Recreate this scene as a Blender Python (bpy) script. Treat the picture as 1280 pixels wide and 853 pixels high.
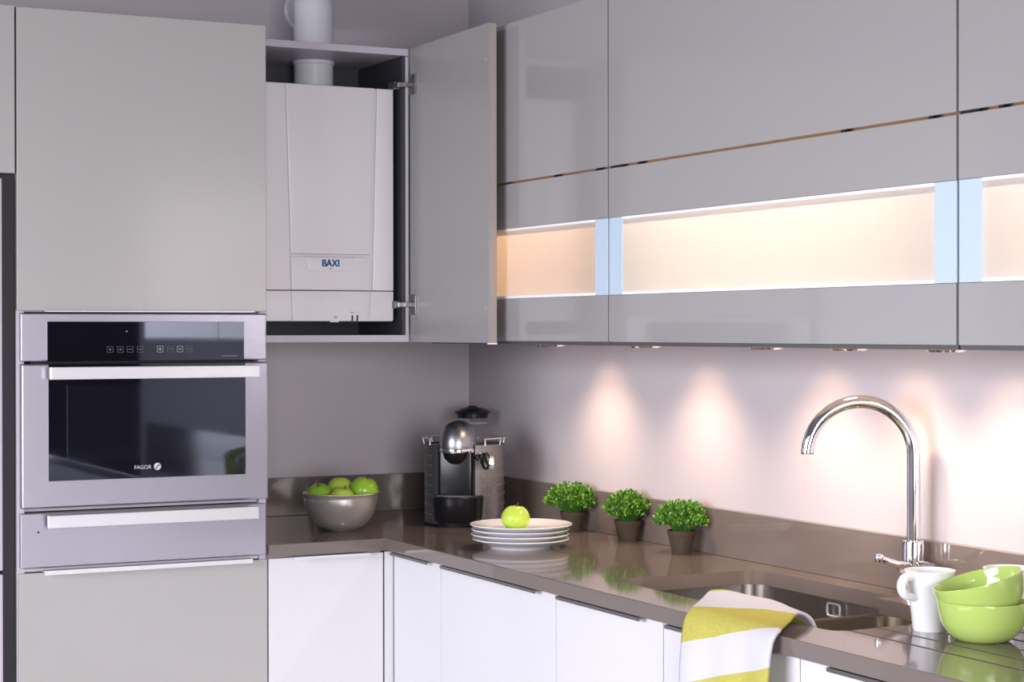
import bpy, bmesh, math, random
from mathutils import Vector, Matrix, geometry
random.seed(7)
R = math.radians
for o in list(bpy.data.objects): bpy.data.objects.remove(o, do_unlink=True)
S = bpy.context.scene
COL = S.collection
H = 0.91                      # worktop height; all heights below are measured from the worktop

# ------------------------------------------------------------------ camera
cam = bpy.data.cameras.new('camera'); cam.sensor_width = 36; cam.sensor_fit = 'HORIZONTAL'
cam.lens = 2340.5/1280*36; cam.clip_end = 60
co = bpy.data.objects.new('camera', cam); COL.objects.link(co)
yaw, pitch, roll = R(27.0837), R(-.3066), R(-.0785)
d = Vector((math.sin(yaw)*math.cos(pitch), math.cos(yaw)*math.cos(pitch), math.sin(pitch)))
r0 = Vector((math.cos(yaw), -math.sin(yaw), 0)); u0 = r0.cross(d)
rr = r0*math.cos(roll)+u0*math.sin(roll); uu = u0*math.cos(roll)-r0*math.sin(roll)
m = Matrix((rr, uu, -d)).transposed().to_4x4(); m.translation = Vector((-2.4076, -4.9878, .5183+H))
co.matrix_world = m; S.camera = co

# ------------------------------------------------------------------ world, lights, exposure
S.view_settings.view_transform = 'Standard'; S.view_settings.look = 'None'
S.view_settings.gamma = 1; S.view_settings.use_curve_mapping = False; S.view_settings.exposure = 0.0
w = bpy.data.worlds.new('world'); S.world = w; w.use_nodes = True
w.node_tree.nodes['Background'].inputs[0].default_value = (.75, .80, 1, 1)
w.node_tree.nodes['Background'].inputs[1].default_value = .5
def area(name, loc, rot, sx, sy, power, col):
    l = bpy.data.lights.new(name, 'AREA'); l.shape = 'RECTANGLE'; l.size = sx; l.size_y = sy
    l.energy = power; l.color = col
    o = bpy.data.objects.new(name, l); COL.objects.link(o); o.location = loc; o.rotation_euler = rot
    return o
# added cool fill light, set at the made-up window of the left wall
a1 = area('added_fill_left', (-4.93, -2.9, 1.60), (0, R(-69), 0), 1.5, 3.0, 116, (.93, .92, 1)); a1.data.spread = R(110)
# added fill light behind the camera, set at the made-up front window
a2 = area('added_fill_front', (-2.6, -7.90, 1.45), (R(72), 0, 0), 2.6, 1.7, 100, (1.0, .95, .98)); a2.data.spread = R(92)

# ------------------------------------------------------------------ materials
MATS = {}
def mat(name, col, rough=.5, metal=0, spec=.5, coat=0, coat_rough=.03, noise=None, bump=None, emis=None, aniso=0, trans=0, ior=1.45):
    if name in MATS: return MATS[name]
    mt = bpy.data.materials.new(name); mt.use_nodes = True; MATS[name] = mt
    nt = mt.node_tree; b = nt.nodes['Principled BSDF']
    b.inputs['Base Color'].default_value = (*col, 1); b.inputs['Roughness'].default_value = rough
    b.inputs['Metallic'].default_value = metal; b.inputs['Specular IOR Level'].default_value = spec
    b.inputs['Coat Weight'].default_value = coat; b.inputs['Coat Roughness'].default_value = coat_rough
    b.inputs['Anisotropic'].default_value = aniso
    b.inputs['Transmission Weight'].default_value = trans; b.inputs['IOR'].default_value = ior
    if emis: b.inputs['Emission Color'].default_value = (*emis[:3], 1); b.inputs['Emission Strength'].default_value = emis[3]
    if noise or bump:
        tc = nt.nodes.new('ShaderNodeTexCoord'); mp = nt.nodes.new('ShaderNodeMapping'); nt.links.new(tc.outputs['Object'], mp.inputs[0])
        n = nt.nodes.new('ShaderNodeTexNoise'); nt.links.new(mp.outputs[0], n.inputs['Vector'])
        if noise:      # (scale, amount, (sx,sy,sz))
            n.inputs['Scale'].default_value = noise[0]; n.inputs['Detail'].default_value = 3
            if len(noise) > 2: mp.inputs['Scale'].default_value = noise[2]
            mx = nt.nodes.new('ShaderNodeMix'); mx.data_type = 'RGBA'
            mx.inputs[6].default_value = (*[c*(1-noise[1]) for c in col], 1); mx.inputs[7].default_value = (*[min(1, c*(1+noise[1])) for c in col], 1)
            nt.links.new(n.outputs[0], mx.inputs[0]); nt.links.new(mx.outputs[2], b.inputs['Base Color'])
        if bump:       # (scale, strength)
            n2 = nt.nodes.new('ShaderNodeTexNoise'); n2.inputs['Scale'].default_value = bump[0]; nt.links.new(mp.outputs[0], n2.inputs['Vector'])
            bp = nt.nodes.new('ShaderNodeBump'); bp.inputs['Strength'].default_value = bump[1]; bp.inputs['Distance'].default_value = .002
            nt.links.new(n2.outputs[0], bp.inputs['Height']); nt.links.new(bp.outputs[0], b.inputs['Normal'])
    return mt
def thin_glass(name, tint=(1, 1, 1)):
    mt = bpy.data.materials.new(name); mt.use_nodes = True; nt = mt.node_tree; nt.nodes.clear()
    out = nt.nodes.new('ShaderNodeOutputMaterial'); mx = nt.nodes.new('ShaderNodeMixShader')
    t = nt.nodes.new('ShaderNodeBsdfTransparent'); t.inputs[0].default_value = (*tint, 1)
    g = nt.nodes.new('ShaderNodeBsdfGlossy'); g.inputs['Roughness'].default_value = .01
    lw = nt.nodes.new('ShaderNodeLayerWeight'); pw = nt.nodes.new('ShaderNodeMath'); pw.operation = 'POWER'; pw.inputs[1].default_value = 5; nt.links.new(lw.outputs['Facing'], pw.inputs[0])
    f = nt.nodes.new('ShaderNodeMath'); f.operation = 'MULTIPLY_ADD'; f.inputs[1].default_value = .95; f.inputs[2].default_value = .045; nt.links.new(pw.outputs[0], f.inputs[0])
    nt.links.new(f.outputs[0], mx.inputs[0]); nt.links.new(t.outputs[0], mx.inputs[1]); nt.links.new(g.outputs[0], mx.inputs[2]); nt.links.new(mx.outputs[0], out.inputs[0])
    MATS[name] = mt; return mt
M_wall = mat('wall_paint', (.475, .445, .475), .45, spec=.3, noise=(3, .015), bump=(60, .03))
M_ceil = mat('ceiling_paint', (.16, .155, .17), .8)
M_floor = mat('floor_vinyl', (.40, .38, .37), .4, noise=(4, .1))
M_dark = mat('dark_wall_paint', (.05, .05, .06), .7, noise=(4, .05))
M_greige = mat('greige_gloss_lacquer', (.40, .393, .385), .26, spec=.5, coat=.25, coat_rough=.12, noise=(1.5, .01))
M_pglass = mat('back_painted_grey_glass', (.325, .32, .32), .10, spec=.8, coat=.5, coat_rough=.02, noise=(1.5, .01))
M_doorin = mat('grey_melamine', (.285, .282, .28), .30, noise=(60, .03))
M_edge = mat('beige_edge_banding', (.36, .32, .29), .45, noise=(80, .03))
M_white = mat('white_gloss_lacquer', (.655, .655, .685), .18, coat=.3, noise=(2, .005))
M_carc = mat('lilac_white_melamine', (.50, .48, .54), .4, noise=(30, .02))
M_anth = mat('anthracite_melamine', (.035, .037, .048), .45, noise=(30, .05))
M_stone = mat('taupe_quartz_worktop', (.152, .126, .113), .07, spec=1.0, coat=0, coat_rough=.04, noise=(300, .03))
M_steel = mat('brushed_steel', (.40, .39, .455), .30, metal=1, noise=(40, .05, (1, 1, 30)))
M_alu = mat('satin_aluminium', (.68, .68, .70), .3, metal=.55, noise=(40, .03))
M_darkalu = mat('dark_and_shaded_aluminium', (.17, .17, .175), .35, metal=.7, noise=(40, .03))  # also carries the painted-in shade of the right-run door lips
M_chrome = mat('chrome', (.82, .82, .85), .06, metal=1, noise=(20, .01))
M_hinge = mat('nickel_hinge', (.30, .29, .29), .30, metal=.9, noise=(20, .05))
M_bglass = mat('black_oven_glass', (.006, .006, .010), .03, spec=1.0, noise=(2, .05)); M_bglass.node_tree.nodes['Principled BSDF'].inputs['Specular Tint'].default_value = (.75, .82, 1, 1)
M_black = mat('black_plastic', (.006, .006, .008), .28, noise=(40, .1))
M_gap = mat('black_recess', (.008, .008, .012), .5, noise=(20, .1))
M_boil = mat('boiler_white_enamel', (.75, .73, .76), .35, noise=(5, .01))
M_pvc = mat('white_flue_plastic', (.68, .70, .75), .25, noise=(5, .01))
M_blue = mat('badge_blue_print', (.05, .17, .45), .5, noise=(5, .02))
M_greyprint = mat('grey_print', (.30, .30, .32), .5, noise=(5, .02))
M_lprint = mat('pale_print', (.55, .56, .60), .5, noise=(5, .02))
M_dprint = mat('dim_grey_print', (.16, .16, .18), .5, noise=(5, .02))
M_cream = mat('cream_cabinet_lining', (.85, .78, .70), .5, noise=(3, .02))
M_warmshelf = mat('warm_lit_shelf', (.50, .30, .16), .5, noise=(20, .1))  # orange tone puts the warm cabinet light of the slit into the shelf
M_stile = mat('daylit_blue_profile', (.50, .615, .74), .35, noise=(3, .01))  # blue tone puts cool daylight on the frosted ends into the colour
M_pwhite = mat('white_profile', (.9, .9, .92), .3, noise=(3, .01))
M_clear = thin_glass('clear_glass')
def frosted(name):
    mt = bpy.data.materials.new(name); mt.use_nodes = True; nt = mt.node_tree; nt.nodes.clear(); N = nt.nodes.new
    out = N('ShaderNodeOutputMaterial'); mx = N('ShaderNodeMixShader'); mx2 = N('ShaderNodeMixShader'); mx2.inputs[0].default_value = .68
    df = N('ShaderNodeBsdfDiffuse'); df.inputs[0].default_value = (.85, .83, .82, 1); tl = N('ShaderNodeBsdfTranslucent'); tl.inputs[0].default_value = (.95, .93, .90, 1)
    g = N('ShaderNodeBsdfGlossy'); g.inputs['Roughness'].default_value = .03
    lw = N('ShaderNodeLayerWeight'); pw = N('ShaderNodeMath'); pw.operation = 'POWER'; pw.inputs[1].default_value = 5; nt.links.new(lw.outputs['Facing'], pw.inputs[0])
    f = N('ShaderNodeMath'); f.operation = 'MULTIPLY_ADD'; f.inputs[1].default_value = .95; f.inputs[2].default_value = .045; nt.links.new(pw.outputs[0], f.inputs[0])
    nt.links.new(df.outputs[0], mx2.inputs[1]); nt.links.new(tl.outputs[0], mx2.inputs[2]); nt.links.new(mx2.outputs[0], mx.inputs[1]); nt.links.new(g.outputs[0], mx.inputs[2])
    nt.links.new(f.outputs[0], mx.inputs[0]); nt.links.new(mx.outputs[0], out.inputs[0]); MATS[name] = mt; return mt
M_frost = frosted('frosted_pane_glass')
M_lens = mat('warm_lamp_lens', (1, .9, .75), .4, emis=(1, .78, .5, 6), noise=(3, .01))
M_sinkst = mat('sink_steel', (.50, .48, .46), .22, metal=1, noise=(30, .05, (1, 1, 20)))
M_china = mat('white_porcelain', (.76, .76, .79), .12, coat=.4, noise=(3, .005))
M_lime = mat('lime_glazed_ceramic', (.43, .58, .15), .12, coat=.5, noise=(4, .03))
M_apple = mat('green_apple_skin', (.26, .50, .03), .25, coat=.3, noise=(14, .25))
M_apple2 = mat('yellow_green_apple_skin', (.47, .66, .07), .25, coat=.3, noise=(14, .15))
M_stem = mat('brown_stalk', (.07, .045, .02), .7, noise=(50, .2))
M_pot = mat('brown_fibre_pot', (.060, .042, .026), .85, noise=(90, .3), bump=(120, .4))
M_soil = mat('dark_soil', (.02, .014, .01), .9, noise=(90, .3), bump=(150, .5))
M_leaf = mat('leaf_green', (.045, .165, .015), .45, noise=(45, .6))
M_leaf2 = mat('bright_leaf_green', (.20, .42, .05), .45, noise=(45, .5))
M_gun = mat('gunmetal_dome', (.36, .37, .40), .32, metal=1, noise=(20, .03))
M_shell = mat('grey_metal_shell', (.30, .28, .28), .38, metal=.8, noise=(20, .04))
M_shelld = mat('charcoal_shell', (.075, .075, .082), .4, metal=.4, noise=(20, .04))
M_bowl = mat('satin_steel_bowl', (.80, .78, .76), .24, metal=.8, noise=(25, .04, (1, 1, 8)))
def towel_mat():
    mt = mat('striped_terry_towel', (.8, .8, .85), .9, spec=.1, bump=(900, .8)); nt = mt.node_tree; b = nt.nodes['Principled BSDF']
    uv = nt.nodes.new('ShaderNodeUVMap'); sp = nt.nodes.new('ShaderNodeSeparateXYZ'); nt.links.new(uv.outputs[0], sp.inputs[0])
    fr = nt.nodes.new('ShaderNodeMath'); fr.operation = 'FRACT'; nt.links.new(sp.outputs[1], fr.inputs[0])
    gt = nt.nodes.new('ShaderNodeMath'); gt.operation = 'LESS_THAN'; gt.inputs[1].default_value = .5; nt.links.new(fr.outputs[0], gt.inputs[0])
    tc = nt.nodes.new('ShaderNodeTexCoord'); n = nt.nodes.new('ShaderNodeTexNoise'); n.inputs['Scale'].default_value = 160; nt.links.new(tc.outputs['Object'], n.inputs['Vector'])
    yl = nt.nodes.new('ShaderNodeMix'); yl.data_type = 'RGBA'; yl.inputs[6].default_value = (.44, .40, .07, 1); yl.inputs[7].default_value = (.60, .55, .15, 1); nt.links.new(n.outputs[0], yl.inputs[0])
    mx = nt.nodes.new('ShaderNodeMix'); mx.data_type = 'RGBA'; mx.inputs[6].default_value = (.64, .64, .71, 1); nt.links.new(yl.outputs[2], mx.inputs[7])
    nt.links.new(gt.outputs[0], mx.inputs[0]); nt.links.new(mx.outputs[2], b.inputs['Base Color'])
    return mt
M_towel = towel_mat()

# ------------------------------------------------------------------ helpers
def link(name, me, m_, parent=None, smooth=False, loc=None):
    me.materials.clear(); me.materials.append(m_)
    if smooth:
        for p in me.polygons: p.use_smooth = True
    o = bpy.data.objects.new(name, me); COL.objects.link(o)
    if parent: o.parent = parent
    if loc: o.location = loc
    return o
def finish(name, bm, m_, parent=None, smooth=False, angle=35):
    bmesh.ops.recalc_face_normals(bm, faces=bm.faces)
    me = bpy.data.meshes.new(name); 
    if smooth:
        for f in bm.faces: f.smooth = True
        for e in bm.edges:
            if len(e.link_faces) == 2 and e.calc_face_angle(0) > R(angle): e.smooth = False
    bm.to_mesh(me); bm.free()
    return link(name, me, m_, parent)
def root(name, label, cat, loc, rz=0, group=None):
    o = bpy.data.objects.new(name, None); COL.objects.link(o); o.empty_display_size = .05
    o.location = (loc[0], loc[1], loc[2]+H); o.rotation_euler = (0, 0, rz)
    o['label'] = label; o['category'] = cat
    if group: o['group'] = group
    return o
def tag(o, label, cat, group=None):
    o['label'] = label; o['category'] = cat
    if group: o['group'] = group
    return o
def org(parent):     # origin of an axis-aligned root, in worktop coordinates
    v = Vector((0, 0, -H)) if parent is None else None
    if parent is None: return Vector((0, 0, 0))
    p = Vector((0, 0, 0)); q = parent
    while q: p += q.location; q = q.parent
    return p-Vector((0, 0, H))
def bx(bm, x0, x1, y0, y1, z0, z1, bev=0):
    g = bmesh.ops.create_cube(bm, size=1)
    for v in g['verts']: v.co = Vector(((x0+x1)/2+v.co.x*(x1-x0), (y0+y1)/2+v.co.y*(y1-y0), (z0+z1)/2+v.co.z*(z1-z0)))
    if bev:
        es = list({e for v in g['verts'] for e in v.link_edges})
        bmesh.ops.bevel(bm, geom=es, offset=bev, segments=2, profile=.6, affect='EDGES')
def box(name, x0, x1, y0, y1, z0, z1, m_, parent=None, bev=.001, structure=False):
    """one box in worktop coordinates; world placed when it has no parent"""
    bm = bmesh.new(); o0 = org(parent) if parent else Vector((0, 0, 0))
    c = Vector(((x0+x1)/2, (y0+y1)/2, z0))
    if parent is None:
        bx(bm, x0-c.x, x1-c.x, y0-c.y, y1-c.y, 0, z1-z0, bev); o = finish(name, bm, m_); o.location = c+Vector((0, 0, H))
    else:
        bx(bm, x0-o0.x, x1-o0.x, y0-o0.y, y1-o0.y, z0-o0.z, z1-o0.z, bev); o = finish(name, bm, m_, parent)
    if structure: o['kind'] = 'structure'
    return o
def lathe_bm(prof, n=48, center=(0, 0, 0), sx=1, sy=1, a0=0, a1=2*math.pi):
    bm = bmesh.new(); full = abs(a1-a0-2*math.pi) < 1e-6; k = n if full else n+1; rings = []
    for (r_, z) in prof:
        if r_ < 1e-6: rings.append([bm.verts.new((center[0], center[1], center[2]+z))]); continue
        rings.append([bm.verts.new((center[0]+sx*r_*math.cos(a0+(a1-a0)*i/n), center[1]+sy*r_*math.sin(a0+(a1-a0)*i/n), center[2]+z)) for i in range(k)])
    for a, b in zip(rings, rings[1:]):
        for i in range(n):
            j = (i+1) % k
            if len(a) == 1 and len(b) == 1: continue
            if len(a) == 1: bm.faces.new((a[0], b[j], b[i]))
            elif len(b) == 1: bm.faces.new((a[i], a[j], b[0]))
            else: bm.faces.new((a[i], a[j], b[j], b[i]))
    return bm
def lathe(name, prof, m_, parent=None, n=48, center=(0, 0, 0), angle=35, **k):
    return finish(name, lathe_bm(prof, n, center, **k), m_, parent, True, angle)
def tube_bm(bm, pts, rad, n=12, cap=True):
    pts = [Vector(p) for p in pts]; rings = []; up = None
    for i, p in enumerate(pts):
        t = (pts[min(i+1, len(pts)-1)]-pts[max(i-1, 0)]).normalized()
        if up is None:
            up = Vector((0, 0, 1)) if abs(t.z) < .9 else Vector((1, 0, 0))
        a = t.cross(up).normalized(); b = a.cross(t).normalized(); up = b
        rd = rad[i] if isinstance(rad, (list, tuple)) else rad
        rings.append([bm.verts.new(p+a*rd*math.cos(2*math.pi*j/n)+b*rd*math.sin(2*math.pi*j/n)) for j in range(n)])
    for x, y in zip(rings, rings[1:]):
        for j in range(n): bm.faces.new((x[j], x[(j+1) % n], y[(j+1) % n], y[j]))
    if cap: bm.faces.new(rings[0][::-1]); bm.faces.new(rings[-1])
def tube(name, pts, rad, m_, parent=None, n=12, cap=True):
    bm = bmesh.new(); tube_bm(bm, pts, rad, n, cap); return finish(name, bm, m_, parent, True, 50)
def smooth_path(pts, n):
    P_ = [Vector(p) for p in pts]; out = []
    for i in range(len(P_)-1):
        p0, p1, p2, p3 = P_[max(i-1, 0)], P_[i], P_[i+1], P_[min(i+2, len(P_)-1)]
        for k in range(n):
            t = k/n; out.append(.5*((2*p1)+(-p0+p2)*t+(2*p0-5*p1+4*p2-p3)*t*t+(-p0+3*p1-3*p2+p3)*t**3))
    return out+[P_[-1]]
def prism_bm(bm, poly, axis, a, b):
    """2D polygon extruded; axis 'x': (y,z), 'y': (x,z), 'z': (x,y)"""
    def P3(p, t): return {'x': (t, p[0], p[1]), 'y': (p[0], t, p[1]), 'z': (p[0], p[1], t)}[axis]
    A = [bm.verts.new(P3(p, a)) for p in poly]; B = [bm.verts.new(P3(p, b)) for p in poly]
    n = len(poly); bm.faces.new(A); bm.faces.new(B[::-1])
    for i in range(n): bm.faces.new((A[i], A[(i+1) % n], B[(i+1) % n], B[i]))
def text(name, s, size, m_, parent, loc, rot, thick=.0004, bold=0, sx=1, heavy=0):
    cu = bpy.data.curves.new('t', 'FONT'); cu.body = s; cu.size = size; cu.extrude = thick; cu.offset = bold; cu.align_x = 'CENTER'; cu.align_y = 'CENTER'
    o = bpy.data.objects.new('t', cu); COL.objects.link(o); bpy.context.view_layer.update()
    me = bpy.data.meshes.new_from_object(o.evaluated_get(bpy.context.evaluated_depsgraph_get()))
    bpy.data.objects.remove(o); bpy.data.curves.remove(cu)
    if heavy:      # heavier strokes: the outline repeated with small shifts
        b_ = bmesh.new()
        for k in (-heavy, 0, heavy):
            m2 = me.copy(); m2.transform(Matrix.Translation((k, 0, abs(k)*.05))); b_.from_mesh(m2); bpy.data.meshes.remove(m2)
        b_.to_mesh(me); b_.free()
    me.transform(Matrix.Diagonal((sx, 1, 1, 1))); me.transform(Matrix.Rotation(rot[2], 4, 'Z') @ Matrix.Rotation(rot[0], 4, 'X')); me.name = name
    p = org(parent); me.transform(Matrix.Translation(Vector(loc)-p))
    return link(name, me, m_, parent)
def boolean_cut(o, cutters):
    for c in cutters:
        md = o.modifiers.new('b', 'BOOLEAN'); md.operation = 'DIFFERENCE'; md.object = c; md.solver = 'EXACT'
    bpy.context.view_layer.update()
    me = bpy.data.meshes.new_from_object(o.evaluated_get(bpy.context.evaluated_depsgraph_get()))
    o.modifiers.clear(); old = o.data; o.data = me; me.name = old.name
    for c in cutters: bpy.data.objects.remove(c)
def rrect(x0, x1, y0, y1, r_, n=6):
    pts = []
    for cx, cy, a in ((x1-r_, y1-r_, 0), (x0+r_, y1-r_, 90), (x0+r_, y0+r_, 180), (x1-r_, y0+r_, 270)):
        for i in range(n+1): t = R(a+90*i/n); pts.append((cx+r_*math.cos(t), cy+r_*math.sin(t)))
    return pts

# ------------------------------------------------------------------ the room
ZF = -H
box('floor', -5, 2.6, -8, 0.0, ZF-.1, ZF, M_floor, bev=0, structure=True)
box('wall_back', -5, .15, 0, .12, ZF, 1.75, M_wall, bev=0, structure=True)
box('wall_right', 0, .12, -4.85, 0, ZF, 1.75, M_wall, bev=0, structure=True)
box('wall_return', .12, 2.6, -4.85, -4.73, ZF, 1.75, M_dark, bev=0, structure=True)
box('wall_far_right', 2.6, 2.72, -8, -4.73, ZF, 1.75, M_dark, bev=0, structure=True)
box('ceiling', -5, 2.72, -8, .12, 1.75, 1.85, M_ceil, bev=0, structure=True)
def wall_hole(name, x0, x1, y0, y1, hole, m_):      # wall with an added window opening: four blocks in one mesh
    bm = bmesh.new(); z0, z1 = ZF, 1.75
    if x1-x0 < y1-y0:
        a, b, c, e = hole
        bx(bm, x0, x1, y0, a, z0, z1); bx(bm, x0, x1, b, y1, z0, z1); bx(bm, x0, x1, a, b, z0, c); bx(bm, x0, x1, a, b, e, z1)
    else:
        a, b, c, e = hole
        bx(bm, x0, a, y0, y1, z0, z1); bx(bm, b, x1, y0, y1, z0, z1); bx(bm, a, b, y0, y1, z0, c); bx(bm, a, b, y0, y1, e, z1)
    o = finish(name, bm, m_); o.location.z = H; o['kind'] = 'structure'
wall_hole('wall_left', -5.12, -5, -8, .12, (-4.45, -1.35, -.05, 1.5), M_wall)
wall_hole('wall_front', -5, 2.72, -8.12, -8, (-3.95, -1.25, -.45, 1.5), M_wall)
box('added_dark_partition', -.35, 2.6, -7.98, -7.90, ZF, 1.75, M_dark, bev=0, structure=True)  # unseen dark panel, added to darken the oven glass reflection
for nm, axis in (('added_window_1', 'x'), ('added_window_2', 'y')):  # unseen windows, added to frame the two fill lights
    bm = bmesh.new()
    if axis == 'x':
        for y in (-4.45, -3.42, -2.40, -1.41): bx(bm, -5.1, -5.04, y, y+.06, -.05, 1.5)
        for z in (-.05, 1.44): bx(bm, -5.1, -5.04, -4.45, -1.35, z, z+.06)
    else:
        for x in (-3.95, -2.63, -1.31): bx(bm, x, x+.06, -8.1, -8.04, -.45, 1.5)
        for z in (-.45, 1.44): bx(bm, -3.95, -1.25, -8.1, -8.04, z, z+.06)
    o = finish(nm, bm, M_pwhite); o.location.z = H; o['kind'] = 'structure'

# ------------------------------------------------------------------ tall oven tower
TX0, TX1, TF = -1.4675, -.8688, -.6695
tw = root('oven_tower_cabinet', 'tall greige gloss cabinet housing the built-in oven, beside the boiler cupboard', 'cabinet', ((TX0+TX1)/2, -.33, -H))
box('side_panel', TX0, TX0+.018, TF+.012, -.005, ZF, 1.262, M_carc, tw)
box('side_panel', TX1-.016, TX1+.002, TF+.012, -.005, ZF, 1.262, M_carc, tw)
box('back_panel', TX0+.018, TX1-.018, -.015, -.005, ZF, 1.26, M_anth, tw)
box('top_panel', TX0+.018, TX1-.018, TF+.022, -.015, 1.243, 1.261, M_carc, tw)
box('shelf', TX0+.018, TX1-.018, TF+.022, -.015, .5635, .580, M_carc, tw)
box('shelf', TX0+.018, TX1-.018, TF+.022, -.015, .1035, .1105, M_carc, tw)
box('shelf', TX0+.018, TX1-.018, TF+.012, -.015, -.034, -.0265, M_carc, tw)
dr = box('upper_door', TX0, TX1, TF, TF+.02, .5665, 1.2605, M_greige, tw, .0015)
box('edge_handle', -1.405, -.902, TF-.008, TF+.004, .5635, .567, M_alu, dr, .0005)
dr = box('lower_door', TX0+.002, TX1+.001, TF, TF+.02, ZF+.15, -.036, M_greige, tw, .0015)
bm = bmesh.new(); o0 = org(tw)
prism_bm(bm, [(-.6695-.022-o0.y, -.030-o0.z), (-.6695+.002-o0.y, -.030-o0.z), (-.6695+.002-o0.y, -.034-o0.z), (-.6695-.018-o0.y, -.034-o0.z), (-.6695-.018-o0.y, -.040-o0.z), (-.6695-.022-o0.y, -.040-o0.z)], 'x', -1.412-o0.x, -.912-o0.x)
finish('edge_handle', bm, M_alu, dr)
box('plinth', TX0, TX1, TF+.06, TF+.075, ZF, ZF+.148, M_gap, tw)

# oven
ov = root('built_in_oven', 'stainless steel built-in oven with black glass door and touch control panel', 'oven', (-1.165, -.4, .1105))
OX0, OX1 = -1.461, -.8698
box('body', OX0+.03, OX1-.03, TF+.03, -.12, .113, .555, M_gap, ov)
cp = box('control_panel', OX0, OX1, TF-.004, TF+.03, .4495, .5610, M_steel, ov, .003)
box('control_glass', -1.4005, -.9275, TF-.0055, TF-.003, .4495, .5415, M_bglass, cp, .0005)
icons = ['○', '◇', '-', '-', '+', '-', '>', '-']
for i, px in enumerate((-1.2545, -1.230, -1.207, -1.183, -1.135, -1.110, -1.087, -1.064)):
    bm = bmesh.new(); p = org(cp)
    for (a, b, c, e) in ((-.007, .007, .0065, .007), (-.007, .007, -.007, -.0065), (-.007, -.0065, -.007, .007), (.0065, .007, -.007, .007), (-.003, .003, -.0007, .0007)):
        bx(bm, px+a-p.x, px+b-p.x, TF-.0061-p.y, TF-.0055-p.y, .4765+c-p.z, .4765+e-p.z)
    if i in (0, 1, 4): bx(bm, px-.0007-p.x, px+.0007-p.x, TF-.0061-p.y, TF-.0055-p.y, .4765-.003-p.z, .4765+.003-p.z)
    finish('touch_icon', bm, M_dprint if i not in (4, 6) else M_lprint, cp)
box('model_print', -.985, -.945, TF-.0061, TF-.0055, .4585, .4605, M_dprint, cp, 0)
box('indicator_dot', -1.217, -1.213, TF-.0061, TF-.0055, .518, .5195, M_lprint, cp, 0)
od = box('oven_door', OX0, OX1+.001, TF-.012, TF+.03, .1125, .4445, M_steel, ov, .004)
box('door_glass', -1.400, -.9267, TF-.0135, TF-.011, .1745, .4435, M_bglass, od, .0005)
M_bg2 = mat('smoked_window_glass', (.008, .008, .013), .04, spec=1.0, noise=(2, .05)); M_bg2.node_tree.nodes['Principled BSDF'].inputs['Specular Tint'].default_value = (.70, .80, 1, 1)
box('inner_window', -1.357, -.970, TF-.0142, TF-.0134, .215, .395, M_bg2, od, 0)
hd = box('handle', -1.404, -.9035, TF-.052, TF-.038, .4085, .4375, M_alu, od, .002)
for x in (-1.385, -.93): box('handle_post', x, x+.014, TF-.04, TF-.011, .415, .431, M_steel, hd, .001)
text('brand_lettering', 'FAGOR', .0125, M_lprint, od, (-1.180, TF-.0146, .1995), (R(90), 0, 0), .0002)
bm = bmesh.new(); p = org(od)
circ = [(-1.1447+.0085*math.cos(2*math.pi*i/24)-p.x, .2005+.0085*math.sin(2*math.pi*i/24)-p.z) for i in range(24)]
prism_bm(bm, circ, 'y', TF-.0150-p.y, TF-.0140-p.y); lg = finish('brand_roundel', bm, M_lprint, od)
tube('roundel_mark', [Vector((-1.1447+dx, TF-.0151, .2005+dz))-p-Vector((0, 0, 0)) for dx, dz in ((-.004, -.005), (-.0005, .000), (.0035, .0035), (.006, .004))], .0012, M_bglass, od, 6)

# warming drawer
wd = root('warming_drawer', 'slim stainless steel warming drawer with bar handle below the oven', 'drawer', (-1.167, -.4, -.0265))
fr = box('drawer_front', -1.4622, -.8715, TF-.004, TF+.018, -.024, .1015, M_steel, wd, .002)
box('drawer_box', -1.43, -.90, TF+.018, -.12, -.022, .095, M_gap, wd)
hd = box('handle', -1.408, -.9042, TF-.046, TF-.032, .0685, .0985, M_alu, fr, .002)
for x in (-1.390, -.93): box('handle_post', x, x+.014, TF-.034, TF-.003, .075, .091, M_steel, hd, .001)
p = org(fr); bm = bmesh.new(); prism_bm(bm, [(-1.4215+.0025*math.cos(i*math.pi/6)-p.x, .058+.0025*math.sin(i*math.pi/6)-p.z) for i in range(12)], 'y', TF-.0048-p.y, TF-.003-p.y); finish('pilot_lamp', bm, M_gap, fr)

# fridge and the cabinet over it, mostly outside the frame
fg = root('tall_fridge', 'pale grey tall fridge edge beside the black gap left of the oven tower', 'fridge', (-1.81, -.36, -H))
box('body', -2.10, -1.52, TF+.04, -.02, ZF+.02, .862, M_gap, fg)
box('fridge_door', -2.11, -1.5015, TF-.004, TF+.038, -.026, .868, M_carc, fg, .004)
box('freezer_door', -2.11, -1.5015, TF-.004, TF+.038, ZF+.10, -.034, M_carc, fg, .004)
box('gap_shade_panel', -1.500, -1.4695, TF+.02, -.02, ZF, .878, M_gap, fg)  # black fill in the open gap, painting its shade
uc = root('over_fridge_cabinet', 'pinkish grey gloss top cabinet beside the oven tower, above the fridge', 'cabinet', (-1.79, -.34, .8795))
box('carcass', -2.11, -1.4715, TF+.022, -.01, .8798, 1.262, M_carc, uc)
box('door', -2.11, -1.4715, TF, TF+.02, .8798, 1.2625, M_greige, uc, .0015)

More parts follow.
